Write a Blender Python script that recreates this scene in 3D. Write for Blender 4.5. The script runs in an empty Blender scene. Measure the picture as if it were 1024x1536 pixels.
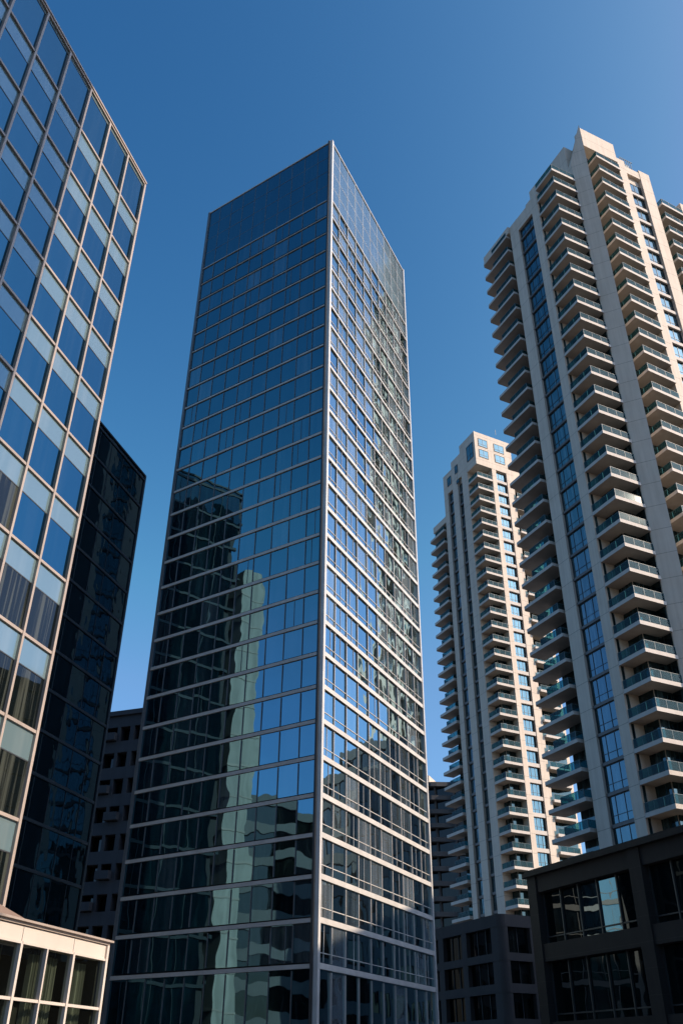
import bpy, bmesh, math, random
from mathutils import Vector, Matrix
random.seed(7)
R = math.radians
scene = bpy.context.scene
COL = scene.collection

# ------------------------------------------------------------------ camera
FPX, PW, PH = 1315.0, 1024.0, 1536.0          # focal length in photo pixels
_x = Vector((0.99997686, -0.00680256, 0.0))     # world X, Y, Z seen in camera axes (right, up, forward)
_y = Vector((-0.0036627, -0.53841643, 0.84267095))
_z = Vector((0.00573232, 0.84265145, 0.53842889))
EYE = Vector((0, 0, 1.7))
cam = bpy.data.cameras.new('camera')
cam.sensor_fit = 'VERTICAL'; cam.sensor_height = 36.0
cam.lens = FPX / PH * 36.0
cam.clip_start = 0.1; cam.clip_end = 6000
cam_o = bpy.data.objects.new('camera', cam); COL.objects.link(cam_o)
right = Vector((_x[0], _y[0], _z[0])); up = Vector((_x[1], _y[1], _z[1])); fwd = Vector((_x[2], _y[2], _z[2]))
m = Matrix.Identity(4)
for i in range(3):
    m[i][0] = right[i]; m[i][1] = up[i]; m[i][2] = -fwd[i]; m[i][3] = EYE[i]
cam_o.matrix_world = m
scene.camera = cam_o

# ------------------------------------------------------------------ sky, sun, exposure
SUN_AZ, SUN_EL = 104.0, 32.0                     # azimuth clockwise from the view direction (+Y)
world = bpy.data.worlds.new('World'); scene.world = world
world.use_nodes = True
wn = world.node_tree
sky = wn.nodes.new('ShaderNodeTexSky'); sky.sky_type = 'NISHITA'; sky.sun_disc = False
sky.sun_elevation = R(SUN_EL); sky.sun_rotation = R(SUN_AZ)
sky.air_density = 1.2; sky.dust_density = 2.8; sky.ozone_density = 10.0; sky.altitude = 100
SKY_ST = 0.15
bg = wn.nodes['Background']; bg.inputs['Strength'].default_value = 0.12
# deep, dry-air blue: the sky's own colours with more contrast between zenith and horizon
SKY_GRADE = ((88.0, 2.78), (7.9, 1.98), (2.0, 1.5))
sep = wn.nodes.new('ShaderNodeSeparateColor'); com = wn.nodes.new('ShaderNodeCombineColor')
wn.links.new(sky.outputs[0], sep.inputs[0])
def wmath(op, a, b):
    n = wn.nodes.new('ShaderNodeMath'); n.operation = op
    wn.links.new(a, n.inputs[0])
    if isinstance(b, float): n.inputs[1].default_value = b
    else: wn.links.new(b, n.inputs[1])
    return n.outputs[0]
for ch, (ga, gp) in enumerate(SKY_GRADE):
    x = wmath('MULTIPLY', sep.outputs[ch], SKY_ST)
    g = wmath('MULTIPLY', wmath('POWER', x, gp), ga)
    wn.links.new(wmath('MULTIPLY', wmath('MINIMUM', g, wmath('MULTIPLY', x, 1.6)), 1.0 / SKY_ST), com.inputs[ch])
wn.links.new(com.outputs[0], bg.inputs[0])
sun = bpy.data.lights.new('sun', 'SUN'); sun.energy = 5.0; sun.angle = R(0.5); sun.color = (1.0, 0.82, 0.64)
sun_o = bpy.data.objects.new('sun', sun); COL.objects.link(sun_o)
sd = Vector((math.sin(R(SUN_AZ)) * math.cos(R(SUN_EL)), math.cos(R(SUN_AZ)) * math.cos(R(SUN_EL)), math.sin(R(SUN_EL))))
sun_o.rotation_euler = sd.to_track_quat('Z', 'Y').to_euler()
sun_o.location = (120, -20, 150)
scene.view_settings.view_transform = 'Standard'; scene.view_settings.look = 'None'
scene.view_settings.exposure = 0.32; scene.view_settings.gamma = 1.0
scene.cycles.max_bounces = 8; scene.cycles.transparent_max_bounces = 12
scene.cycles.caustics_reflective = False; scene.cycles.caustics_refractive = False

# ------------------------------------------------------------------ materials
def new_mat(name):
    mt = bpy.data.materials.new(name); mt.use_nodes = True
    nt = mt.node_tree; return mt, nt, nt.nodes['Principled BSDF']

def ramp(nt, fac, stops):
    r = nt.nodes.new('ShaderNodeValToRGB')
    e = r.color_ramp.elements
    while len(e) < len(stops): e.new(0.5)
    for k, (p, c) in enumerate(stops):
        e[k].position = p; e[k].color = (c[0], c[1], c[2], 1)
    nt.links.new(fac, r.inputs[0]); return r.outputs[0]

def noise(nt, scale, vec, detail=3.0, rough=0.55):
    n = nt.nodes.new('ShaderNodeTexNoise'); n.inputs['Scale'].default_value = scale
    n.inputs['Detail'].default_value = detail; n.inputs['Roughness'].default_value = rough
    if vec is not None: nt.links.new(vec, n.inputs['Vector'])
    return n.outputs[0]

def mapping(nt, scale):
    g = nt.nodes.new('ShaderNodeNewGeometry'); mp = nt.nodes.new('ShaderNodeMapping')
    mp.inputs['Scale'].default_value = scale
    nt.links.new(g.outputs['Position'], mp.inputs['Vector']); return mp.outputs[0]

def bump(nt, bs, h, strength, dist):
    b = nt.nodes.new('ShaderNodeBump'); b.inputs['Strength'].default_value = strength
    b.inputs['Distance'].default_value = dist
    nt.links.new(h, b.inputs['Height']); nt.links.new(b.outputs[0], bs.inputs['Normal'])

def mineral(name, lo, hi, rough=0.8, scale=0.35, streak=0.25, grain=0.02, joint=None):
    """painted concrete, render or stone: broad blotches, faint vertical run-off streaks, fine grain"""
    mt, nt, bs = new_mat(name)
    a = noise(nt, scale, mapping(nt, (1, 1, 1)), 5)
    s = noise(nt, 1.0, mapping(nt, (1.6, 1.6, 0.07)), 4)
    mx = nt.nodes.new('ShaderNodeMix'); mx.data_type = 'FLOAT'
    mx.inputs[0].default_value = streak
    nt.links.new(a, mx.inputs[2]); nt.links.new(s, mx.inputs[3])
    c = ramp(nt, mx.outputs[0], [(0.3, lo), (0.7, hi)])
    if joint:
        g = nt.nodes.new('ShaderNodeNewGeometry'); sx = nt.nodes.new('ShaderNodeSeparateXYZ'); nt.links.new(g.outputs['Position'], sx.inputs[0])
        def mth(op, a, b):
            n = nt.nodes.new('ShaderNodeMath'); n.operation = op; nt.links.new(a, n.inputs[0]); n.inputs[1].default_value = b; return n.outputs[0]
        line = mth('LESS_THAN', mth('FRACT', mth('DIVIDE', sx.outputs[2], joint[0]), 0), joint[1] / joint[0])
        mj = nt.nodes.new('ShaderNodeMix'); mj.data_type = 'RGBA'
        nt.links.new(mth('MULTIPLY', line, joint[2]), mj.inputs[0]); nt.links.new(c, mj.inputs[6]); mj.inputs[7].default_value = (.05, .045, .04, 1)
        c = mj.outputs[2]
    nt.links.new(c, bs.inputs['Base Color'])
    bs.inputs['Roughness'].default_value = rough
    bump(nt, bs, noise(nt, 6.0, mapping(nt, (1, 1, 1)), 4), 0.35, grain)
    return mt

def metal(name, col, rough=0.45, metallic=0.0):
    mt, nt, bs = new_mat(name)
    a = noise(nt, 0.8, mapping(nt, (1, 1, 1)), 4)
    c = ramp(nt, a, [(0.3, [v * 0.86 for v in col]), (0.7, [min(1, v * 1.08) for v in col])])
    nt.links.new(c, bs.inputs['Base Color'])
    bs.inputs['Roughness'].default_value = rough; bs.inputs['Metallic'].default_value = metallic
    return mt

def glass(name, lo, hi, ior=3.5, wave=0.034, wscale=0.26, streaks=2.2, rough=0.015, tint=(1, 1, 1), refl=0.0, reflcol=(.5, .55, .6), thr=(.5, .72)):
    """coated facade glass: dark room or hung curtains behind a strongly reflecting, slightly rippled sheet"""
    mt, nt, bs = new_mat(name)
    s = noise(nt, 1.0, mapping(nt, (streaks, streaks, 0.10)), 3, 0.6)
    c = ramp(nt, s, [(thr[0], lo), (thr[1], hi)])
    nt.links.new(c, bs.inputs['Base Color'])
    bs.inputs['Roughness'].default_value = rough
    bs.inputs['IOR'].default_value = ior
    bs.inputs['Specular Tint'].default_value = (*tint, 1)
    bump(nt, bs, noise(nt, wscale, mapping(nt, (1, 1, 0.8)), 2.0, 0.5), 1.0, wave)
    return mt

def clear_glass(name, tint, keep, ior=1.35, body=.15):
    """a clear or tinted sheet one looks through"""
    mt, nt, bs = new_mat(name)
    bs.inputs['Base Color'].default_value = (tint[0] * body, tint[1] * body, tint[2] * body, 1)
    bs.inputs['Roughness'].default_value = 0.05; bs.inputs['IOR'].default_value = ior
    tr = nt.nodes.new('ShaderNodeBsdfTransparent'); tr.inputs[0].default_value = (*tint, 1)
    mx = nt.nodes.new('ShaderNodeMixShader'); mx.inputs[0].default_value = keep
    nt.links.new(bs.outputs[0], mx.inputs[1]); nt.links.new(tr.outputs[0], mx.inputs[2])
    nt.links.new(mx.outputs[0], nt.nodes['Material Output'].inputs[0])
    return mt

M = {}
M['white_band'] = metal('white_band', (.52, .49, .45), .5)
M['grey_mullion'] = metal('grey_mullion', (.13, .135, .14), .4)
M['corner_metal'] = metal('corner_metal', (.52, .50, .47), .4)
M['dark_core'] = metal('dark_core', (.02, .022, .026), .7)
T1 = (.40, .84, 1.0)
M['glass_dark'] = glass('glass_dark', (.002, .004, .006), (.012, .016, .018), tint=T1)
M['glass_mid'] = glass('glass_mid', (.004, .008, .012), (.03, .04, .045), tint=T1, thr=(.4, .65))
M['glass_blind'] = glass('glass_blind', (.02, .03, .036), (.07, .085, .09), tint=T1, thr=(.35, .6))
M['lit_glass_pale'] = glass('lit_glass_pale', (.06, .08, .09), (.13, .15, .165), ior=5.5, tint=(.60, .91, .98), thr=(.35, .6))  # sunlit-face copy: bright sky sheen put into a paler, more reflective glass
M['lit_glass_dark'] = glass('lit_glass_dark', (.004, .006, .008), (.02, .025, .027), ior=6.5, tint=(.60, .91, .98))  # sunlit-face copy of the dark pane, reflectance raised to imitate bright sky
M['lit_glass_mid'] = glass('lit_glass_mid', (.02, .028, .033), (.06, .075, .08), ior=6.5, tint=(.60, .91, .98), thr=(.4, .65))  # sunlit-face copy of the mid pane, lightened the same way
M['crown_lit'] = glass('crown_lit', (.07, .09, .105), (.12, .145, .16), ior=4.5, wave=.02, rough=.10, tint=(.60, .91, .98))  # sunlit-face copy of crown_panel, its silvery brightness put into the colour
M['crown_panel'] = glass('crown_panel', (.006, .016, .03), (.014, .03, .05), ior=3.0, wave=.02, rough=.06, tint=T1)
M['champagne'] = metal('champagne', (.37, .30, .25), .42)
M['office_glass'] = glass('office_glass', (.002, .006, .010), (.010, .016, .02), ior=2.75, wave=.016, wscale=.3, tint=(.14, .72, 1))
M['office_curtain'] = glass('office_curtain', (.004, .006, .006), (.05, .055, .045), ior=1.45, wave=.012, wscale=.3, streaks=3.5, thr=(.48, .6))
M['spandrel'] = glass('spandrel', (.125, .18, .19), (.17, .22, .225), ior=2.5, wave=.006, rough=.05, streaks=.8, tint=(.42, .85, 1))
M['night_glass'] = glass('night_glass', (.002, .006, .010), (.008, .022, .030), ior=1.75, wave=.025, wscale=.35, tint=(.4, .85, 1))
M['night_band'] = metal('night_band', (.018, .028, .036), .5)
M['render'] = mineral('render', (.50, .41, .325), (.64, .54, .44), .85, .22, .6, .02, (5.28, .10, .55))
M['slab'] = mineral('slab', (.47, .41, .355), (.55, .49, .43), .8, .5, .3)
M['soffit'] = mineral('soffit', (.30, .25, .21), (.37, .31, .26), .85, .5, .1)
M['recess_glass'] = glass('recess_glass', (.003, .010, .013), (.05, .085, .09), ior=1.7, wave=.02, streaks=1.2, tint=(.6, .95, 1))
M['rail_glass'] = clear_glass('rail_glass', (.30, .62, .66), .70)
M['rail_metal'] = metal('rail_metal', (.07, .11, .12), .5)
M['flat_glass'] = glass('flat_glass', (.005, .016, .022), (.09, .14, .16), ior=2.3, wave=.02, wscale=.35, streaks=1.3, tint=(.5, .88, 1), thr=(.48, .70))
M['flat_frame'] = metal('flat_frame', (.03, .033, .036), .5)
M['bronze'] = metal('bronze', (.11, .095, .085), .5)
M['sill'] = mineral('sill', (.30, .27, .25), (.38, .345, .32), .8)
M['granite'] = mineral('granite', (.008, .0075, .0075), (.020, .017, .016), .85, 1.2, .5, .02, (1.4, .02, .6))
M['granite_glass'] = glass('granite_glass', (.002, .004, .005), (.008, .012, .012), ior=1.5, wave=.02, wscale=.4, streaks=1.5, tint=(.7, .95, 1))
M['brown_stone'] = mineral('brown_stone', (.045, .038, .036), (.068, .057, .053), .8, .5, .4)
M['reflection_glass'] = glass('reflection_glass', (.002, .006, .010), (.010, .02, .026), ior=2.3, wave=.02, wscale=.4, tint=(.6, .9, 1))  # copy of granite_glass brightened to stand in for a sky reflection
M['punched_glass'] = glass('punched_glass', (.002, .003, .003), (.02, .022, .02), ior=1.5, wave=.02, streaks=2.5)
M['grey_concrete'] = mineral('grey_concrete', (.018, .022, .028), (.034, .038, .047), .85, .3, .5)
M['far_concrete'] = mineral('far_concrete', (.05, .05, .052), (.085, .08, .08), .85, .2, .4)
M['fascia'] = mineral('fascia', (.50, .43, .37), (.57, .50, .43), .6, .5, .2, .006)
M['curtain'] = mineral('curtain', (.15, .16, .125), (.22, .225, .18), .9, 1.5, .3, .01)
M['pavilion_glass'] = clear_glass('pavilion_glass', (.62, .68, .62), .85, 1.4, .02)
M['room'] = metal('room', (.015, .017, .016), .9)
M['roof_brown'] = mineral('roof_brown', (.16, .105, .08), (.22, .15, .115), .85, .8)
M['asphalt'] = mineral('asphalt', (.04, .04, .042), (.06, .06, .062), .9, .8, 0, .03)
M['paving'] = mineral('paving', (.20, .19, .18), (.27, .255, .24), .85, .6, 0, .02)
M['ground'] = mineral('ground', (.10, .10, .095), (.15, .145, .135), .9, .1, 0, .03)
M['paint'] = metal('paint', (.72, .72, .70), .6)
M['office_grey'] = mineral('office_grey', (.09, .09, .095), (.14, .14, .145), .8, .2, .4)
M['pale_core'] = mineral('pale_core', (.22, .22, .21), (.40, .39, .37), .85, .5, .8)
M['plant'] = metal('plant', (.16, .19, .21), .5, .3)

# ------------------------------------------------------------------ geometry helpers
class MB:
    """collects faces of several materials and builds ONE mesh object"""
    def __init__(self): self.v = []; self.f = []; self.m = []; self.mats = []
    def mi(self, mat):
        if mat not in self.mats: self.mats.append(mat)
        return self.mats.index(mat)
    def face(self, pts, mat):
        b = len(self.v); self.v += [Vector(p) for p in pts]
        self.f.append(tuple(range(b, b + len(pts)))); self.m.append(self.mi(mat))
    def hexa(self, p, mat):          # 8 points: bottom ring 0-3, top ring 4-7
        b = len(self.v); self.v += [Vector(q) for q in p]; k = self.mi(mat)
        c = sum(self.v[b:b + 8], Vector()) / 8
        for q in ((0, 1, 2, 3), (4, 5, 6, 7), (0, 1, 5, 4), (1, 2, 6, 5), (2, 3, 7, 6), (3, 0, 4, 7)):
            self._out([b + i for i in q], c, k)
    def _out(self, q, c, k):
        a, bb, d = self.v[q[0]], self.v[q[1]], self.v[q[2]]
        n = (bb - a).cross(d - a); mid = sum((self.v[i] for i in q), Vector()) / len(q)
        if n.dot(mid - c) < 0: q = q[::-1]
        self.f.append(tuple(q)); self.m.append(k)
    def prism(self, poly, z0, z1, mat, mat_top=None, under=None):   # convex or mildly concave plan polygon
        area = sum(poly[i][0] * poly[(i + 1) % len(poly)][1] - poly[(i + 1) % len(poly)][0] * poly[i][1] for i in range(len(poly)))
        if area < 0: poly = poly[::-1]
        n = len(poly); b = len(self.v); k = self.mi(mat)
        self.v += [Vector((x, y, z0)) for x, y in poly] + [Vector((x, y, z1)) for x, y in poly]
        for i in range(n):
            j = (i + 1) % n
            self.f.append((b + i, b + j, b + n + j, b + n + i)); self.m.append(k)
        self.f.append(tuple(b + i for i in reversed(range(n)))); self.m.append(self.mi(under) if under else k)
        self.f.append(tuple(b + n + i for i in range(n))); self.m.append(self.mi(mat_top) if mat_top else k)
    def add(self, o):
        b = len(self.v); self.v += o.v
        for f, k in zip(o.f, o.m):
            self.f.append(tuple(i + b for i in f)); self.m.append(self.mi(o.mats[k]))
    def build(self, name, parent=None, props=None, base=False):
        lo = Vector([min(p[i] for p in self.v) for i in range(3)]); hi = Vector([max(p[i] for p in self.v) for i in range(3)])
        c = (lo + hi) / 2
        if base: c.z = lo.z
        me = bpy.data.meshes.new(name)
        me.from_pydata([p - c for p in self.v], [], self.f)
        for mt in self.mats: me.materials.append(M[mt])
        me.polygons.foreach_set('material_index', self.m)
        me.update()
        o = bpy.data.objects.new(name, me); COL.objects.link(o)
        w = Vector((0, 0, 0))
        if parent is not None:
            o.parent = parent
            q = parent
            while q is not None: w += q.location; q = q.parent
        o.location = c - w
        for k2, v2 in (props or {}).items(): o[k2] = v2
        return o

class Face:
    """a vertical wall: u runs along azimuth az from the origin, d outwards, z up"""
    def __init__(self, x, y, az, out):
        a = R(az); self.o = Vector((x, y, 0)); self.u = Vector((math.sin(a), math.cos(a), 0))
        b = R(out); n = Vector((math.sin(b), math.cos(b), 0)); self.n = (n - self.u * n.dot(self.u)).normalized()
    def p(self, u, d, z): return self.o + self.u * u + self.n * d + Vector((0, 0, z))
    def box(self, mb, u0, u1, d0, d1, z0, z1, mat):
        p = self.p
        mb.hexa([p(u0, d0, z0), p(u1, d0, z0), p(u1, d1, z0), p(u0, d1, z0), p(u0, d0, z1), p(u1, d0, z1), p(u1, d1, z1), p(u0, d1, z1)], mat)
    def pane(self, mb, u0, u1, d, z0, z1, mat, jit=0.003):
        w, h = u1 - u0, z1 - z0
        a, b = random.gauss(0, jit) * w / 2, random.gauss(0, jit) * h / 2
        q = [self.p(u0, d - a - b, z0), self.p(u1, d + a - b, z0), self.p(u1, d + a + b, z1), self.p(u0, d - a + b, z1)]
        if (q[1] - q[0]).cross(q[2] - q[0]).dot(self.n) < 0: q = q[::-1]
        mb.face(q, mat)

def project(p):
    r = Vector(p) - EYE; c = r.dot(fwd)
    if c < .1: return None
    return 512 + FPX * r.dot(right) / c, 768 - FPX * r.dot(up) / c

def shown(mb, seen=None):
    """how large this piece shows in the picture (its box in photo pixels, clipped to the frame)"""
    q = [project(v) for v in mb.v]
    if None in q: return 0
    x0, x1 = min(a[0] for a in q), max(a[0] for a in q); y0, y1 = min(a[1] for a in q), max(a[1] for a in q)
    cx, cy = (x0 + x1) / 2, (y0 + y1) / 2
    if seen and not seen(cx, cy): return 0
    x0, x1 = max(0, x0), min(PW, x1); y0, y1 = max(0, y0), min(PH, y1)
    return max(0, x1 - x0) * max(0, y1 - y0)

def emit(name, items, parent, seen=None, cap=100):
    """items: (MB, [(child name, MB)]). The largest in the picture become parts of their own, the rest one part."""
    sc = sorted(range(len(items)), key=lambda i: -shown(items[i][0], seen))
    own = [i for i in sc[:cap] if shown(items[i][0], seen) > 0]; rest = [i for i in range(len(items)) if i not in set(own)]
    for i in own:
        o = items[i][0].build(name, parent)
        for cn, cm in items[i][1]: cm.build(cn, o)
    if rest:
        mb = MB()
        for i in rest:
            mb.add(items[i][0])
            for cn, cm in items[i][1]: mb.add(cm)
        mb.build(name, parent, {'kind': 'stuff'})

def thing(name, label, cat, loc, group=None):
    o = bpy.data.objects.new(name, None); COL.objects.link(o)
    o.location = loc; o.empty_display_size = 3
    o['label'] = label; o['category'] = cat
    if group: o['group'] = group
    return o

def rescale(root, k):
    """a thing set nearer or farther along the same sight line, at the matching size"""
    root.location = EYE + (root.location - EYE) * k
    root.location.z = EYE.z * (1 - k)
    done = set()
    for o in root.children_recursive:
        o.location *= k
        if o.data.name not in done:
            done.add(o.data.name); o.data.transform(Matrix.Scale(k, 4))

# ------------------------------------------------------------------ setting: ground, road, pavement
def sheet(name, poly, z, mat):
    mb = MB(); mb.face([(x, y, z) for x, y in poly], mat)
    return mb.build(name, None, {'kind': 'structure'})
sheet('ground', [(-3000, -3000), (3000, -3000), (3000, 3000), (-3000, 3000)], 0.0, 'ground')
mb = MB(); mb.prism([(-9, -60), (9, -60), (9, 48), (-9, 48)], 0.004, 0.125, 'paving'); mb.build('pavement', None, {'kind': 'structure'})
sheet('road', [(9.2, -200), (20.5, -200), (20.5, 52), (9.2, 52)], 0.004, 'asphalt')
sheet('cross_road', [(-200, 52), (200, 52), (200, 63), (-200, 63)], 0.008, 'asphalt')
mb = MB()
for k in range(18):
    y = -60 + k * 6
    mb.face([(14.75, y, .010), (14.9, y, .010), (14.9, y + 3, .010), (14.75, y + 3, .010)], 'paint')
mb.build('lane_marking', None, {'kind': 'structure'})

# ------------------------------------------------------------------ central glass office tower
def central_tower():
    D = 75.0 / 90.0
    C0 = Vector((-2.0894, 89.9757)) * D; L0 = Vector((-24.1428, 104.7116)) * D; R0 = Vector((11.4213, 117.7027)) * D
    H = 1.7 + (132.5754 - 1.7) * D
    wl, wr = (L0 - C0).length, (R0 - C0).length
    root = thing('glass_tower', 'tall dark blue glass office tower with white floor bands, standing in the middle', 'tower', (C0.x, C0.y, 0))
    fl = Face(C0.x, C0.y, -56.2495, -146.25); fr = Face(C0.x, C0.y, 25.9789, 115.98)
    B0 = L0 + R0 - C0
    dl, dr = (L0 - C0).normalized(), (R0 - C0).normalized()
    ins = 0.35
    mb = MB(); a = C0 + (dl + dr) * ins; b = R0 + (dl - dr) * ins; c = B0 - (dl + dr) * ins; d = L0 + (dr - dl) * ins
    mb.prism([tuple(a), tuple(b), tuple(c), tuple(d)], -1, H - 1.0, 'dark_core')
    mb.build('building_core', root, base=True)
    pitch, z0 = 3.215, 8.35
    zb = [z0 + k * pitch for k in range(29)]
    nl, nr = 10, 10
    mats = [['glass_dark'] * 6 + ['glass_mid'] * 3 + ['glass_blind'], ['glass_dark'] * 3 + ['glass_mid'] * 3 + ['lit_glass_pale'] * 4]
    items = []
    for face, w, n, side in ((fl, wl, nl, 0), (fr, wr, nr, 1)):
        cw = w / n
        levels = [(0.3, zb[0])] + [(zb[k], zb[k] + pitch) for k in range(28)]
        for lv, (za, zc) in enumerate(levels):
            kinds = mats[side] if side == 0 else (['lit_glass_dark'] * 8 + ['lit_glass_mid'] * 3 + ['lit_glass_pale'] if lv < 10 else ['lit_glass_dark'] * 3 + ['lit_glass_mid'] * 3 + ['lit_glass_pale'] * min(6, 1 + (lv - 10) // 3))  # right face: lit copies, paler with height to imitate the silvery sky sheen
            zt = zc - .1; zs = za + (.5 if za > 1 else 0)
            for i in range(n):
                mb = MB(); u0, u1 = i * cw, (i + 1) * cw
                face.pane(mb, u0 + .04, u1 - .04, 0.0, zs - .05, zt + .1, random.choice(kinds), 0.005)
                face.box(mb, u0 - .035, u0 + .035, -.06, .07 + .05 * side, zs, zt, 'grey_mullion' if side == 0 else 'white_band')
                if side == 1 and za > 1:
                    face.box(mb, u0 + .036, u1 - .036, -.04, .05, zs + .62, zs + .68, 'white_band')
                if za > 1 and random.random() < (.10 if side == 0 else .5):
                    um = u0 + cw * random.choice((.33, .5, .5, .66))
                    face.box(mb, um - .018, um + .018, -.04, .04, zs, zt, 'grey_mullion' if side == 0 else 'corner_metal')
                items.append((mb, []))
    emit('window', items, root, lambda x, y: y < 1500)
    for k, z in enumerate(zb):
        th, pr = max(.16, min(.42, .42 - (k - 14) * .022)), .16
        mb = MB()
        fl.box(mb, 0.02, wl, -.3, pr - .04, z + .02, z + th * .8, 'white_band')
        fr.box(mb, 0.02, wr, -.302, pr + .02, z + .003, z + th + .003, 'white_band')
        mb.build('floor_band', root)
    # crown: panelled screen above the last floor
    zt = zb[-1] + .2
    for face, w, n in ((fl, wl, 10), (fr, wr, 10)):
        mb = MB(); cw = w / n; rows = 4; hh = (H - zt - .25) / rows
        for j in range(rows):
            for i in range(n):
                face.pane(mb, i * cw + .03, (i + 1) * cw - .03, .02, zt + j * hh + .02, zt + (j + 1) * hh - .02, 'crown_lit' if face is fr else 'crown_panel', .004)  # lit copy on the sunlit face only
        for i in range(n):
            face.box(mb, i * cw - .03, i * cw + .03, -.2, .05, zt, H - .2, 'grey_mullion' if face is fl else 'corner_metal')
        for j in range(1, rows):
            face.box(mb, 0.05, w, -.2, .035, zt + j * hh - .03, zt + j * hh + .03, 'grey_mullion' if face is fl else 'corner_metal')
        face.box(mb, 0.05, w, -.5, -.06, zt, H - .22, 'dark_core')
        mb.build('crown_screen', root)
    mb = MB(); fl.box(mb, 0, wl, -.5, .12, H - .2, H, 'corner_metal'); fr.box(mb, -.1, wr, -.502, .122, H - .197, H + .003, 'corner_metal'); mb.build('coping', root)
    mb = MB(); fr.box(mb, -.16, .24, -.2, .26, 0, H + .01, 'corner_metal'); mb.build('corner_post', root)
    mb = MB(); fl.box(mb, .10, .34, -.2, .30, 0, H - .01, 'flat_frame'); mb.build('corner_trim', root)
    mb = MB(); fl.box(mb, wl - .2, wl + .12, -.4, .2, 0, H - .01, 'grey_mullion'); mb.build('corner_trim', root)
    mb = MB(); fr.box(mb, wr - .2, wr + .12, -.4, .24, 0, H - .012, 'corner_metal'); mb.build('corner_trim', root)
    return root
rescale(central_tower(), .92)

# ------------------------------------------------------------------ left glass office block
def left_office():
    x, y, az = -12.067, 34.0, 16.391
    cw, H, h = 2.1101, 46.645, 3.3689
    root = thing('glass_office', 'glass office block with a copper lit grid and pale spandrel strips, at the left edge', 'office block', (x, y, 0))
    f = Face(x, y, az + 180, az + 90)
    NC, NR = 11, 13
    top = H + .25
    mb = MB(); f.box(mb, .3, NC * cw, -24, -.3, 0, top - .3, 'dark_core'); mb.build('building_core', root, base=True)
    items = []
    for j in range(NR + 1):
        za = H - (j + 1) * h; zc = H - j * h if j else top
        if za < 0: za = 0
        for i in range(NC):
            u0, u1 = i * cw + .06, (i + 1) * cw - .06
            sp = h * .34 if j else .32
            cur = j >= 8 or (j == 7 and i > 1)
            mb = MB(); f.pane(mb, u0, u1, 0, za + .06, zc - sp - .05, 'office_curtain' if cur else 'office_glass', .003)
            f.box(mb, u0, u1, -.1, .015, zc - sp - .05, zc - sp - .005, 'flat_frame')
            ms = MB(); f.pane(ms, u0, u1, .006, zc - sp, zc - .06, 'spandrel', .002)
            items.append((mb, [('spandrel_panel', ms)]))
    emit('window', items, root, lambda x, y: y < 1380)
    for i in range(NC + 1):
        mb = MB(); f.box(mb, i * cw - .062, i * cw + .062, -.3, .13, 0, top - .15, 'champagne'); mb.build('mullion', root)
    for j in range(NR + 1):
        z = H - j * h if j else top - .07
        if z < 0: break
        mb = MB(); f.box(mb, 0.0, NC * cw, -.29, .10, z - .062, z + .062, 'champagne'); mb.build('transom', root)
    mb = MB(); f.box(mb, -.12, NC * cw, -.6, .16, top, top + .12, 'champagne'); mb.build('coping', root)
    mb = MB(); f.box(mb, -.14, .0, -24, .10, 0, top - .01, 'champagne'); mb.build('end_wall', root)
left_office()

# ------------------------------------------------------------------ dark glass slab behind it
def dark_slab():
    x, y, az = -27.62, 101.3, 16.39
    root = thing('dark_glass_block', 'unlit dark glass office slab in shade behind the copper gridded block', 'office block', (x, y, 0))
    f = Face(x, y, az + 180, az + 90)
    H, W = 72.3, 28.0
    mb = MB(); f.box(mb, .4, W - .3, -22, -.3, 0, H - .6, 'dark_core'); mb.build('building_core', root, base=True)
    zs = [18.1 + k * 4.43 for k in range(-4, 13)]
    items = []
    for k, z in enumerate(zs):
        z1 = min(z + 4.43, H)
        for i in range(9):
            mb = MB(); f.pane(mb, i * 3 + .04, i * 3 + 2.96, 0, max(z, 0) + .3, z1 - .02, 'night_glass', .004)
            f.box(mb, i * 3 - .04, i * 3 + .04, -.1, .05, max(z, 0) + .3, z1 - .02, 'night_band')
            items.append((mb, []))
    emit('window', items, root, lambda x, y: x > 30 and y < 1320)
    for z in zs:
        mb = MB(); f.box(mb, 0, W, -.29, .12, z, z + .32, 'night_band'); mb.build('floor_band', root)
    mb = MB(); f.box(mb, -.15, W, -22, .14, H - .25, H, 'night_band'); mb.build('coping', root)
    mb = MB(); f.box(mb, -.16, .2, -22, .15, 0, H - .26, 'night_band'); mb.build('end_wall', root)
    return root
rescale(dark_slab(), .92)

def stair_tower():
    root = thing('stair_tower', 'slender pale concrete stair tower mirrored as a light strip in the dark glass', 'tower', (-35.5, 66, 0))
    f = Face(-33.3, 67.5, 196.39, 106.39)
    mb = MB(); f.box(mb, 0, 2.8, -5, 0, 0, 56, 'pale_core'); mb.build('shaft', root, base=True)
    for k in range(15):
        mb = MB(); f.box(mb, -.06, 2.86, -5.1, .06, 3 + k * 3.5, 3.2 + k * 3.5, 'sill'); mb.build('ledge', root)
stair_tower()

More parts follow.
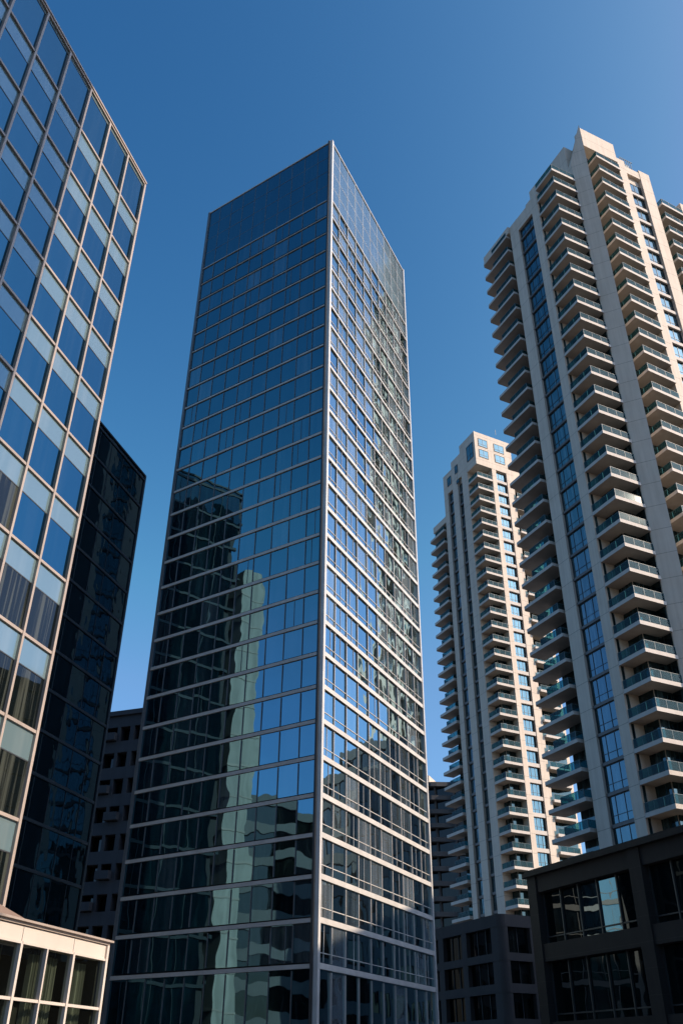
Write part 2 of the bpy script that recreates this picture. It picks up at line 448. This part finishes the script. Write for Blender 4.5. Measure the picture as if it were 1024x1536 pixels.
# ------------------------------------------------------------------ concrete block between dark slab and centre tower
def concrete_block():
    x, y, H = -40.2, 144.8, 53.0
    root = thing('concrete_block', 'grey concrete flats with deep dark window openings, in the gap left of the centre tower', 'apartment block', (x, y, 0))
    f = Face(x, y, 110, 200)
    W, p = 18.0, 4.35
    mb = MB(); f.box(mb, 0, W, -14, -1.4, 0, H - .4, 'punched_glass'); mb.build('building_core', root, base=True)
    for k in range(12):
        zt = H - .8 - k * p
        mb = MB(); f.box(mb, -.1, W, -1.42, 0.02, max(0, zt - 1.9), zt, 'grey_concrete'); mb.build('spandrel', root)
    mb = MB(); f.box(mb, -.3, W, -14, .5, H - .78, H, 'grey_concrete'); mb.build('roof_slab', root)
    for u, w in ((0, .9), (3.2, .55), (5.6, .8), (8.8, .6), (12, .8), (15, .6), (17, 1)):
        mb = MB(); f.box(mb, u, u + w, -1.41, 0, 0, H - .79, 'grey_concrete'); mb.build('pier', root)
    for k in range(11):
        zt = H - 2.7 - k * p
        u = 3.4 if k % 2 else .9
        if k % 3 == 1: continue
        mb = MB(); f.box(mb, u, u + 2.4, .02, .9, zt - 2.3, zt - 1.1, 'grey_concrete'); mb.build('balcony', root)
concrete_block()

def far_block():
    x, y, H = 29.0, 330.0, 95.5
    root = thing('stepped_block', 'distant dark block with curved balcony ledges between the centre tower and the pale twin', 'apartment block', (x, y, 0))
    f = Face(x, y, 112, 202)
    W, p = 26.0, 4.9
    mb = MB(); f.box(mb, 0, W, -22, -2, 0, H - 3, 'far_concrete'); mb.build('building_core', root, base=True)
    mb = MB(); f.box(mb, 0, W, -2, -1.6, 0, H - 4, 'punched_glass'); mb.build('glazed_wall', root)
    for k in range(18):
        z = H - 3.2 - k * p
        mb = MB(); n = 14
        pts = [(0, -1.61)] + [(W * i / n, .2 + 1.4 * math.sin(3.1 * i / n * 3)) for i in range(n + 1)] + [(W, -1.61)]
        mb.prism([tuple(f.p(u, d, 0).to_2d()) for u, d in pts], z - 1.5, z, 'far_concrete'); mb.build('balcony', root)
    for i, u in enumerate((0, 6, 13, 20, 25.4)):
        mb = MB(); f.box(mb, u, u + .6, -1.9, -.4, 0, H - 3.1, 'far_concrete'); mb.build('pier', root)
    mb = MB(); f.box(mb, -.5, 4.2, -20, -1, H - 2.9, H, 'render'); mb.build('roof_house', root)
far_block()

# ------------------------------------------------------------------ balconied residential towers
class Plan:
    """plan of a tower: s along its right-hand face, t along its left-hand face, from the near corner"""
    def __init__(self, x, y, aL, aR):
        self.o = Vector((x, y)); self.t = Vector((math.sin(R(aL)), math.cos(R(aL)))); self.s = Vector((math.sin(R(aR)), math.cos(R(aR))))
        self.L = Face(x, y, aL, aL - 90); self.Rr = Face(x, y, aR, aR + 90)
    def q(self, s, t): v = self.o + self.s * s + self.t * t; return (v.x, v.y)
    def block(self, mb, s0, s1, t0, t1, z0, z1, mat): mb.prism([self.q(s0, t0), self.q(s1, t0), self.q(s1, t1), self.q(s0, t1)], z0, z1, mat)
    def poly(self, mb, pts, z0, z1, mat, under=None): mb.prism([self.q(*p) for p in pts], z0, z1, mat, None, under)

def railing(P, path, z, h, mat='rail_glass'):
    """glass sheets along an open path of (s, t) points, thin posts, a metal hand rail"""
    mb = MB()
    for a, b in zip(path[:-1], path[1:]):
        A, B = Vector(P.q(*a)), Vector(P.q(*b)); d = B - A; ln = d.length
        if ln < .05: continue
        d /= ln; n = Vector((-d.y, d.x)) * .025
        def bar(t0, t1, k, z0, z1, mt):
            p = [A + d * t0 - n * k, A + d * t1 - n * k, A + d * t1 + n * k, A + d * t0 + n * k]
            mb.prism([tuple(v) for v in p], z0, z1, mt)
        bar(.03, ln - .03, 1, z + .08, z + h - .06, mat)
        bar(0, ln, 2, z + h - .058, z + h, 'rail_metal')
        m = max(1, int(ln / 1.9))
        for k in range(m + 1):
            t = min(max(ln * k / m, .04), ln - .04)
            bar(t - .03, t + .03, 1.8, z, z + h - .059, 'rail_metal')
    return mb

def balcony(P, pts, path, z, th, rh):
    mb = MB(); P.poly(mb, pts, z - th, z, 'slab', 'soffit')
    c = Vector((sum(p[0] for p in pts) / len(pts), sum(p[1] for p in pts) / len(pts)))
    inner = [((a[0] + (c.x - a[0]) * .03), (a[1] + (c.y - a[1]) * .03)) for a in path]
    return (mb, [('railing', railing(P, inner, z, rh))])

def strip_window(face, u0, u1, d, z0, z1, bars, mat='flat_glass'):
    """one window of a vertical strip: dark reveal, pane with hung curtains, glazing bars"""
    mb = MB(); w = u1 - u0
    face.pane(mb, u0 + .12, u1 - .12, d + .03, z0 + .1, z1 - .1, mat, .004)
    face.box(mb, u0, u0 + .16, d, d + .12, z0, z1, 'flat_frame'); face.box(mb, u1 - .16, u1, d, d + .12, z0, z1, 'flat_frame')
    face.box(mb, u0 + .161, u1 - .161, d, d + .12, z0, z0 + .14, 'flat_frame'); face.box(mb, u0 + .161, u1 - .161, d, d + .12, z1 - .14, z1, 'flat_frame')
    for b in bars:
        face.box(mb, u0 + w * b - .05, u0 + w * b + .05, d + .02, d + .10, z0 + .141, z1 - .141, 'flat_frame')
    zm = z0 + (z1 - z0) * .3
    face.box(mb, u0 + .161, u1 - .161, d + .021, d + .09, zm - .04, zm + .04, 'flat_frame')
    return mb

def right_tower():
    P = Plan(49.16, 131.085, -24.5, 64.0)
    root = thing('balcony_tower', 'tall cream balcony tower at the right edge with a wedge fin rising to its crown', 'tower', (49.16, 131.085, 0), 'cream residential towers with stacked balconies')
    pitch, zref = 4.938, 109.254
    lev = [zref + k * pitch for k in range(-21, 15)]            # slab tops, corner stack
    zl = zref + 14 * pitch                                      # ~178
    core = MB()
    P.block(core, .9, 30, 6.4, 18.0, 0, 180.2, 'render')
    P.block(core, 3.2, 28, 17.9, 25.2, 0, 178.6, 'render')
    P.block(core, 3.0, 20, 2.9, 17, 0, 180.9, 'render')
    P.block(core, 7.2, 21, 1.6, 16.5, 0, 197.5, 'render')
    P.block(core, 20.4, 30.4, -1.6, 16.2, 0, 192.8, 'render')
    P.block(core, 30.2, 41, 1.4, 15.8, 0, 188.0, 'render')
    core.build('wall', root, base=True)
    # glazing at the back of each balcony recess
    for a in ((2.9, 3.0, 3.0, 6.4, 179.5), (3.1, 3.2, 18.3, 25.0, 177.8)):
        mb = MB(); P.block(mb, a[0], a[1], a[2], a[3], 0, a[4], 'recess_glass'); mb.build('glazed_wall', root)
    for a in ((3.1, 7.0, 2.78, 2.88, 179.5), (10.0, 20.0, 1.48, 1.58, 192), (30.7, 39.6, 1.28, 1.38, 187)):
        mb = MB(); P.block(mb, *a[:4], 0, a[4], 'recess_glass'); mb.build('glazed_wall', root)
    for a in ((.4, 2.9, 6.5, 6.58), (7.0, 7.08, .5, 2.85)):
        mb = MB(); P.block(mb, *a, 0, 179.4, 'recess_glass'); mb.build('glazed_wall', root)
    # piers
    for s0, s1, t0, t1, z1 in ((-.05, 2.6, 6.6, 9.0, 181.0), (-.05, 2.6, 14.7, 17.9, 181.0), (20.2, 22.6, -2.6, 1.2, 196.0), (27.2, 30.6, -2.6, 1.2, 195.2), (39.6, 42.5, -2.6, 1.2, 189.5)):
        mb = MB(); P.block(mb, s0, s1, t0, t1, 0, z1, 'render'); mb.build('pier', root)
    mb = MB(); fp = [(7.1, .3), (9.5, -2.6), (10.6, 1.59), (7.15, 2.95)]
    P.poly(mb, fp, 0, 184, 'render')
    mb.hexa([(*P.q(*p), 184) for p in fp] + [(*P.q(*p), z) for p, z in zip(fp, (189.5, 202.5, 199.5, 188))], 'render'); mb.build('fin', root)
    # crown over the fin and the right-hand stack
    mb = MB(); P.poly(mb, [(9.61, -2.6), (20.19, -2.6), (20.19, 0), (9.9, 0)], 194.2, 201.2, 'render')
    mb.build('crown_beam', root)
    mb = MB(); P.block(mb, 22.61, 27.19, -2.5, 1.0, 191.6, 194.2, 'render'); mb.build('crown_beam', root)
    mb = MB(); P.block(mb, -.04, 2.5, 9.01, 14.69, 176.6, 180.9, 'render'); mb.build('crown_beam', root)
    mb = MB(); P.block(mb, -.6, 3.1, 17.91, 29.0, 178.9, 181.2, 'render'); mb.build('roof_slab', root)
    mb = MB(); P.block(mb, 2, 7.1, 3.4, 5.6, 181, 184.4, 'render'); mb.build('roof_house', root)
    mb = MB(); P.block(mb, 1.2, 3.0, 7.0, 12.2, 181.1, 183.8, 'render'); mb.build('roof_house', root)
    mb = MB(); P.block(mb, 23, 26, -1, 3, 194.3, 198.2, 'plant')
    for k in range(6): P.block(mb, 22.7 + k * .7, 22.8 + k * .7, -1.6, -1.5, 194.3, 199, 'rail_metal')
    P.block(mb, 22.6, 26.9, -1.62, -1.48, 199.0, 199.12, 'rail_metal')
    mb.build('roof_plant', root)
    # window strips
    items = []
    for z in lev:
        if z > 175: continue
        sp = MB(); P.L.box(sp, 9.0, 14.7, -.6, -.22, z - .62, z - .1, 'bronze')
        sp.build('spandrel', root)
        items.append((strip_window(P.L, 9.02, 14.68, -.58, z - .1, min(z + pitch - .62, 176.5), (.33, .72)), []))
    for k in range(-21, 18):
        z = zref + k * pitch + 1.6
        if z > 188: continue
        f = Face(*P.q(0, -2.2), 64, 154)
        sp = MB(); f.box(sp, 22.6, 27.2, -.5, .05, z - .9, z, 'slab'); sp.build('spandrel', root)
        items.append((strip_window(f, 22.62, 27.18, -.45, z, min(z + pitch - .9, 191.6), (.5,)), []))
    seen = lambda x, y: y < 1290 - (x - 800) * .22
    emit('window', items, root, seen)
    # balconies
    items = []
    for z in lev + [zref + 15 * pitch - .6]:
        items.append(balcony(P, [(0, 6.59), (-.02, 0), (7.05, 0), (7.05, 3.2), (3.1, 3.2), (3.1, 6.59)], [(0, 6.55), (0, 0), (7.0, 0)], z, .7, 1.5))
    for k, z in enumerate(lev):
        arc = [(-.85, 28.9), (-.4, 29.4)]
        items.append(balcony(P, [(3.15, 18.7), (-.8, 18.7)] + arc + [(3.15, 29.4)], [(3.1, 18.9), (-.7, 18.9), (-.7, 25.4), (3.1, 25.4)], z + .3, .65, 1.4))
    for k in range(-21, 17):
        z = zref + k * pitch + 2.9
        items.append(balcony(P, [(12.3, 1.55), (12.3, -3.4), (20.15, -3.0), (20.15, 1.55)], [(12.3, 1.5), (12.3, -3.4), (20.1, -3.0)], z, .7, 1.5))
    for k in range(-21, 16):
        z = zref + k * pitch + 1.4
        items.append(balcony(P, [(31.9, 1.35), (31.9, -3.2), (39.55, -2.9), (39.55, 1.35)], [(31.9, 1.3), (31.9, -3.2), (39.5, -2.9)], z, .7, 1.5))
    emit('balcony', items, root, seen)
    return root
rescale(right_tower(), 1.07)

def second_tower():
    P = Plan(47.26, 250.58, -24.0, 62.0)
    root = thing('balcony_tower', 'smaller looking sunlit cream balcony tower with square attic windows, beside the centre tower', 'tower', (47.26, 250.58, 0), 'cream residential towers with stacked balconies')
    pitch, zref = 4.7699, 120.4535
    lo, hi = -22, 13
    lev = [zref + k * pitch for k in range(lo, hi)]
    core = MB()
    P.block(core, .9, 30, 6.2, 22.3, 0, 191.0, 'render')
    P.block(core, 3.3, 28, 22.2, 29.5, 0, 170.5, 'render')
    P.block(core, 3.0, 20, 2.9, 17, 0, 184.0, 'render')
    P.block(core, 6.8, 16, .9, 16, 0, 193.0, 'render')
    P.block(core, 15.8, 26, 2.4, 15.5, 0, 184.0, 'render')
    core.build('wall', root, base=True)
    for a in ((2.9, 3.0, 3.0, 6.2, 180), (3.2, 3.3, 22.8, 29.3, 170), (3.1, 6.5, 2.78, 2.88, 180), (16.1, 25.5, 2.28, 2.38, 180)):
        mb = MB(); P.block(mb, *a[:4], 0, a[4], 'recess_glass'); mb.build('glazed_wall', root)
    for s0, s1, t0, t1, z1 in ((-.05, 2.7, 6.1, 9.9, 184), (-.05, 2.6, 12.9, 16.4, 189), (-.05, 2.6, 19.9, 22.5, 188), (6.6, 8.4, -.05, 2.5, 184), (13.0, 16.0, -.05, 2.6, 184)):
        mb = MB(); P.block(mb, s0, s1, t0, t1, 0, z1, 'render'); mb.build('pier', root)
    # crown storeys: solid walls with square windows
    zc = 184.0
    mb = MB()
    P.block(mb, .0, 16.2, -.1, 10.1, zc - 1.5, 196.8, 'render')
    P.block(mb, .05, 15, 10.1, 16.6, 183.6, 193.6, 'render')
    P.block(mb, .0, 14, 16.6, 22.6, 181.6, 190.6, 'render')
    mb.build('attic_wall', root)
    wi = []
    Ra = Face(*P.q(0, -.1), 62, 152)
    for u0, u1 in ((1.6, 5.6), (8.5, 12.9)):
        for z in (186.0, 190.8): wi.append((strip_window(Ra, u0, u1, .06, z, z + 3.4, (.5,)), []))
    for u0, u1, z, h in ((1.2, 5.4, 186.4, 6.4), (12.1, 14.0, 186.6, 3.4), (11.6, 13.4, 181.8, 1.6), (17.0, 19.6, 184.5, 3.6)):
        wi.append((strip_window(P.L, u0, u1, .07, z, z + h, (.5,)), []))
    mb = MB(); P.block(mb, 0, 3.2, 22.61, 31.8, 170.9, 173.4, 'render'); mb.build('roof_slab', root)
    mb = MB(); P.block(mb, 6, 12, 4, 9, 196.8, 198.6, 'plant'); P.block(mb, 10.6, 10.72, .6, .72, 199.4, 201.8, 'rail_metal'); P.block(mb, 13.2, 15.6, 2.6, 5, 196.8, 198.4, 'render'); mb.build('roof_plant', root)
    for z in lev:
        for u0, u1 in ((9.9, 12.9), (16.4, 19.9)):
            sp = MB(); P.L.box(sp, u0, u1, -.88, -.40, z - .8, z - .1, 'bronze'); sp.build('spandrel', root)
            wi.append((strip_window(P.L, u0 + .02, u1 - .02, -.86, z - .1, min(z + pitch - .8, 181.4), (.5,)), []))
        sp = MB(); P.Rr.box(sp, 8.4, 13.0, -.85, -.12, z - .3, z + .8, 'slab'); sp.build('spandrel', root)
        wi.append((strip_window(P.Rr, 8.42, 12.98, -.84, z + .8, z + pitch - .3, (.33, .66)), []))
    seen = lambda x, y: y < 1370 and x < 850
    emit('window', wi, root, seen)
    items = []
    for z in lev:
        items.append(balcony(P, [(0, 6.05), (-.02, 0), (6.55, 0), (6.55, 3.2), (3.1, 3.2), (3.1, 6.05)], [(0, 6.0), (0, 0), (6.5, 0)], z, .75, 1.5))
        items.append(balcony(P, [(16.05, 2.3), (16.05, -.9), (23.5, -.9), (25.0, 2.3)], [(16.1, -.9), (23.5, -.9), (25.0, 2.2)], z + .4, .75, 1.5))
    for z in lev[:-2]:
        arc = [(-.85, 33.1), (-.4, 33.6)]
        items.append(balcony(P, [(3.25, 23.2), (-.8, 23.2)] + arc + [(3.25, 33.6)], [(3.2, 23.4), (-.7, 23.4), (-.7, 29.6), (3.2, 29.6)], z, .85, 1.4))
    emit('balcony', items, root, seen)
second_tower()

# ------------------------------------------------------------------ dark podium buildings at the lower right
def granite_podium():
    x, y, az = 13.83, 68.62, -24.5
    root = thing('granite_podium', 'black granite faced low building with wide dark windows, at the lower right corner', 'building', (x, y, 0))
    f = Face(x, y, az + 180, az - 90)
    H, W = 14.2, 34.0
    mb = MB(); f.box(mb, .5, W, -18, -.9, 0, H - .5, 'granite'); f.box(mb, .01, .5, -18, -.02, 0, H - .5, 'granite'); mb.build('wall', root, base=True)
    cols = [(1.0, 10.9), (12.0, 21.9), (23.0, 32.0)]
    rows = [(9.3, 12.65), (4.6, 8.2), (.6, 3.6)]
    zr = [0] + [v for r in rows[::-1] for v in r] + [H - .45]
    for z0, z1 in ((0, .6), (3.6, 4.6), (8.2, 9.3), (12.65, H - .46)):
        mb = MB(); f.box(mb, .51, W, -.95, 0, z0, z1, 'granite'); mb.build('spandrel', root)
    for u0, u1 in ((0.0, 1.0), (10.9, 12.0), (21.9, 23.0), (32, 34)):
        mb = MB(); f.box(mb, u0, u1, -.8, .12, 0, H - .455, 'granite'); mb.build('pier', root)
    for u0, u1 in cols:
        for z0, z1 in rows:
            mb = MB(); n = 5; w = (u1 - u0) / n
            for i in range(n):
                f.pane(mb, u0 + i * w + .05, u0 + (i + 1) * w - .05, -.55, z0 + .02, z1 - .02, 'reflection_glass' if (u0 < 2 and z0 > 9 and i in (2, 3)) else 'granite_glass', .008)  # two upper panes carry the painted-in sky reflection
                f.box(mb, u0 + i * w - .05, u0 + i * w + .05, -.7, -.42, z0, z1, 'flat_frame')
            f.box(mb, u0, u1, -.69, -.46, z0 + .42, z0 + .5, 'flat_frame')
            mb.build('window', root)
    mb = MB(); f.box(mb, -.25, W, -18, .35, H - .44, H - .16, 'granite'); f.box(mb, -.15, W, -18, .22, H - .16, H, 'granite'); mb.build('coping', root)
granite_podium()

def stone_podium():
    x, y = 17.87, 106.51
    root = thing('stone_podium', 'low brown stone building with punched windows at the foot of the pale sunlit tower', 'building', (x, y, 0))
    fl = Face(x, y, -24, -114); fr = Face(x, y, 62, 152)
    H = 16.75
    P = Plan(x, y, -24, 62)
    mb = MB(); P.block(mb, .9, 16, .9, 18.5, 0, H - .4, 'punched_glass'); mb.build('building_core', root, base=True)
    rows = [(12.9, 15.5), (9.9, 12.1), (6.6, 9.0), (3.4, 5.8), (.5, 2.6)]
    def zbands():
        e = [H]
        for a, b in rows: e += [b, a]
        e.append(0)
        return [(e[i + 1], e[i]) for i in range(0, len(e), 2)]
    for z0, z1 in zbands():
        mb = MB(); fl.box(mb, .75, 18.5, -.95, 0, z0, z1, 'brown_stone'); fr.box(mb, .7, 16, -.95, 0, z0, z1, 'brown_stone')
        n = 6
        arc = [(.85 - .85 * math.cos(a), .85 - .85 * math.sin(a)) for a in [R(90 * i / n) for i in range(n + 1)]]
        P.poly(mb, arc + [(.85, .85)], z0, z1, 'brown_stone')
        mb.build('spandrel', root)
    for a, b in ((.0, 2.1), (7.4, 8.5), (12.8, 14), (17.5, 18.5)):
        mb = MB(); fl.box(mb, max(a, .85), b, -.93, -.03, 0, H - .1, 'brown_stone')
        if a == 0: P.poly(mb, [(.88 - .85 * math.cos(t), .88 - .85 * math.sin(t)) for t in [R(90 * i / 6) for i in range(7)]] + [(.85, .85)], 0, H - .1, 'brown_stone')
        mb.build('pier', root)
    for a, b in ((.86, 1.0), (4.1, 5.4), (9, 10.3), (14, 16)):
        mb = MB(); fr.box(mb, a, b, -.93, -.03, 0, H - .1, 'brown_stone'); mb.build('pier', root)
    for z0, z1 in rows:
        for a, b in ((2.1, 7.4), (8.5, 12.8), (14, 17.5)):
            mb = MB(); n = 3; w = (b - a) / n
            for i in range(n):
                fl.pane(mb, a + i * w + .04, a + i * w + w - .04, -.55, z0, z1, 'punched_glass', .008)
                fl.box(mb, a + i * w - .04, a + i * w + .04, -.7, -.45, z0, z1, 'flat_frame')
            mb.build('window', root)
        for a, b in ((1.0, 4.1), (5.4, 9), (10.3, 14)):
            mb = MB(); n = 2; w = (b - a) / n
            for i in range(n):
                fr.pane(mb, a + i * w + .04, a + i * w + w - .04, -.55, z0, z1, 'punched_glass', .008)
                fr.box(mb, a + i * w - .04, a + i * w + .04, -.7, -.45, z0, z1, 'flat_frame')
            mb.build('window', root)
stone_podium()

# ------------------------------------------------------------------ low sunlit pavilion at the lower left
def pavilion():
    k = 34.0 / 26.0
    x, y = -5.99 * k, 25.3 * k
    root = thing('pavilion', 'low sunlit beige pavilion with curtained windows and flat roof edge, at the lower left corner', 'building', (x, y, 0))
    f = Face(x, y, 196.4, 106.4)
    H = 1.7 + (4.55 - 1.7) * k
    zf = 1.7 + (4.07 - 1.7) * k
    zt = 1.7 + (3.0 - 1.7) * k
    W = 11.0
    mb = MB(); f.box(mb, .1, W, -3.4, -2.2, 0, zf, 'room'); f.box(mb, .1, .2, -2.2, -.2, 0, zf, 'room'); f.box(mb, .2, W, -2.2, -.16, .05, .15, 'room'); mb.build('back_wall', root, base=True)
    joints = [0.1, 2.12, 4.96, 7.9, W]
    for i in range(4):
        mb = MB(); f.box(mb, joints[i] + .012, joints[i + 1] - .012, -.3, .0, zf + .07, H - .16, 'fascia')
        f.box(mb, joints[i] + .012, joints[i + 1] - .012, -.3, .05, zf, zf + .068, 'fascia'); mb.build('fascia_panel', root)
    mb = MB(); f.box(mb, -.12, W, -3.5, .16, H - .06, H, 'champagne'); f.box(mb, -.04, W, -3.4, .06, H - .14, H - .062, 'champagne'); mb.build('coping', root)
    ms = [(-.02, .13), (2.06, .11), (3.6, .07), (4.95, .11), (6.5, .07), (7.95, .11), (9.5, .07)]
    for u, w in ms:
        mb = MB(); f.box(mb, u, u + w, -.14, .07, 0, zf if u > .5 else H - .15, 'fascia'); mb.build('mullion', root)
    for i, z in enumerate((zt, .9)):
        mb = MB(); f.box(mb, .1, W, -.12, .045, z - .04, z + .04, 'fascia'); mb.build('transom', root)
    for a, b in zip(ms[:-1], ms[1:]):
        for z0, z1 in ((zt + .04, zf), (.94, zt - .04)):
            mb = MB(); f.pane(mb, a[0] + a[1], b[0], -.05, z0, z1, 'pavilion_glass', .002); mb.build('window', root)
    # curtains hanging inside
    for u0, u1 in ((.45, 1.25), (2.2, 2.9), (3.1, 3.55), (5.1, 5.6), (6.0, 6.5), (6.7, 7.5)):
        mb = MB(); n = 40; pts = []
        for i in range(n + 1):
            t = i / n; u = u0 + (u1 - u0) * t
            pts.append((u, -.55 + .09 * math.sin(t * 26 + u0 * 3) + .03 * math.sin(t * 61)))
        for (a, da), (b, db) in zip(pts[:-1], pts[1:]):
            mb.face([f.p(a, da, .1), f.p(b, db, .1), f.p(b, db, zf - .12), f.p(a, da, zf - .12)], 'curtain')
        mb.build('curtain', root)
    mb = MB()
    a = [f.p(2.2, -.9, H), f.p(9.5, -.9, H), f.p(9.5, -3.0, H), f.p(2.2, -3.0, H)]
    b = [f.p(4.9, -1.6, H + .75), f.p(8.5, -1.6, H + .75), f.p(8.5, -2.4, H + .75), f.p(4.9, -2.4, H + .75)]
    mb.hexa(a + b, 'roof_brown'); mb.build('skylight_hood', root)
pavilion()

# ------------------------------------------------------------------ buildings across the street, out of the frame: they shade and are mirrored
def street_block(label, x0, x1, y0, y1, h, mat='office_grey'):
    root = thing('street_block', label, 'office block', ((x0 + x1) / 2, (y0 + y1) / 2, 0), 'office blocks across the street')
    mb = MB(); mb.prism([(x0 + .4, y0 + .4), (x1 - .4, y0 + .4), (x1 - .4, y1 - .4), (x0 + .4, y1 - .4)], 0, h - .3, 'punched_glass'); mb.build('building_core', root, base=True)
    n = int(h / 4)
    for k in range(n):
        mb = MB(); mb.prism([(x0, y0), (x1, y0), (x1, y1), (x0, y1)], (k + 1) * h / n - 1.5, (k + 1) * h / n, mat); mb.build('spandrel', root)
    for (ax, ay) in ((x0, y0), (x1 - 1, y0), (x0, y1 - 1), (x1 - 1, y1 - 1), ((x0 + x1) / 2, y0), (x0, (y0 + y1) / 2), ((x0 + x1) / 2, y1 - 1)):
        mb = MB(); mb.prism([(ax + .05, ay + .05), (ax + .95, ay + .05), (ax + .95, ay + .95), (ax + .05, ay + .95)], 0, h - .1, mat); mb.build('pier', root)
street_block('tall grey office slab across the street, casting shade on the copper gridded block', 36, 56, -28, 10.6, 125)
street_block('middle height grey office slab down the street, shading the foot of the centre tower', 62, 76, 42, 99, 50)
street_block('low dark office slab behind the copper gridded block, mirrored at the foot of the tower', -100, -66, 28, 60, 37)
street_block('squat dark shop and office row west of the tower, under its reflected skyline', -160, -110, -60, 20, 30)
street_block('low dark service block hidden behind the black granite building', 44, 58, 101, 112, 23)
street_block('dark slab block beside the near balcony tower, mirrored low on the sunlit glass face', 52, 64, 116, 124, 43)
street_block('taller dark slab block standing behind the shorter one, mirrored on the sunlit glass face', 54, 66, 124.5, 132, 50)
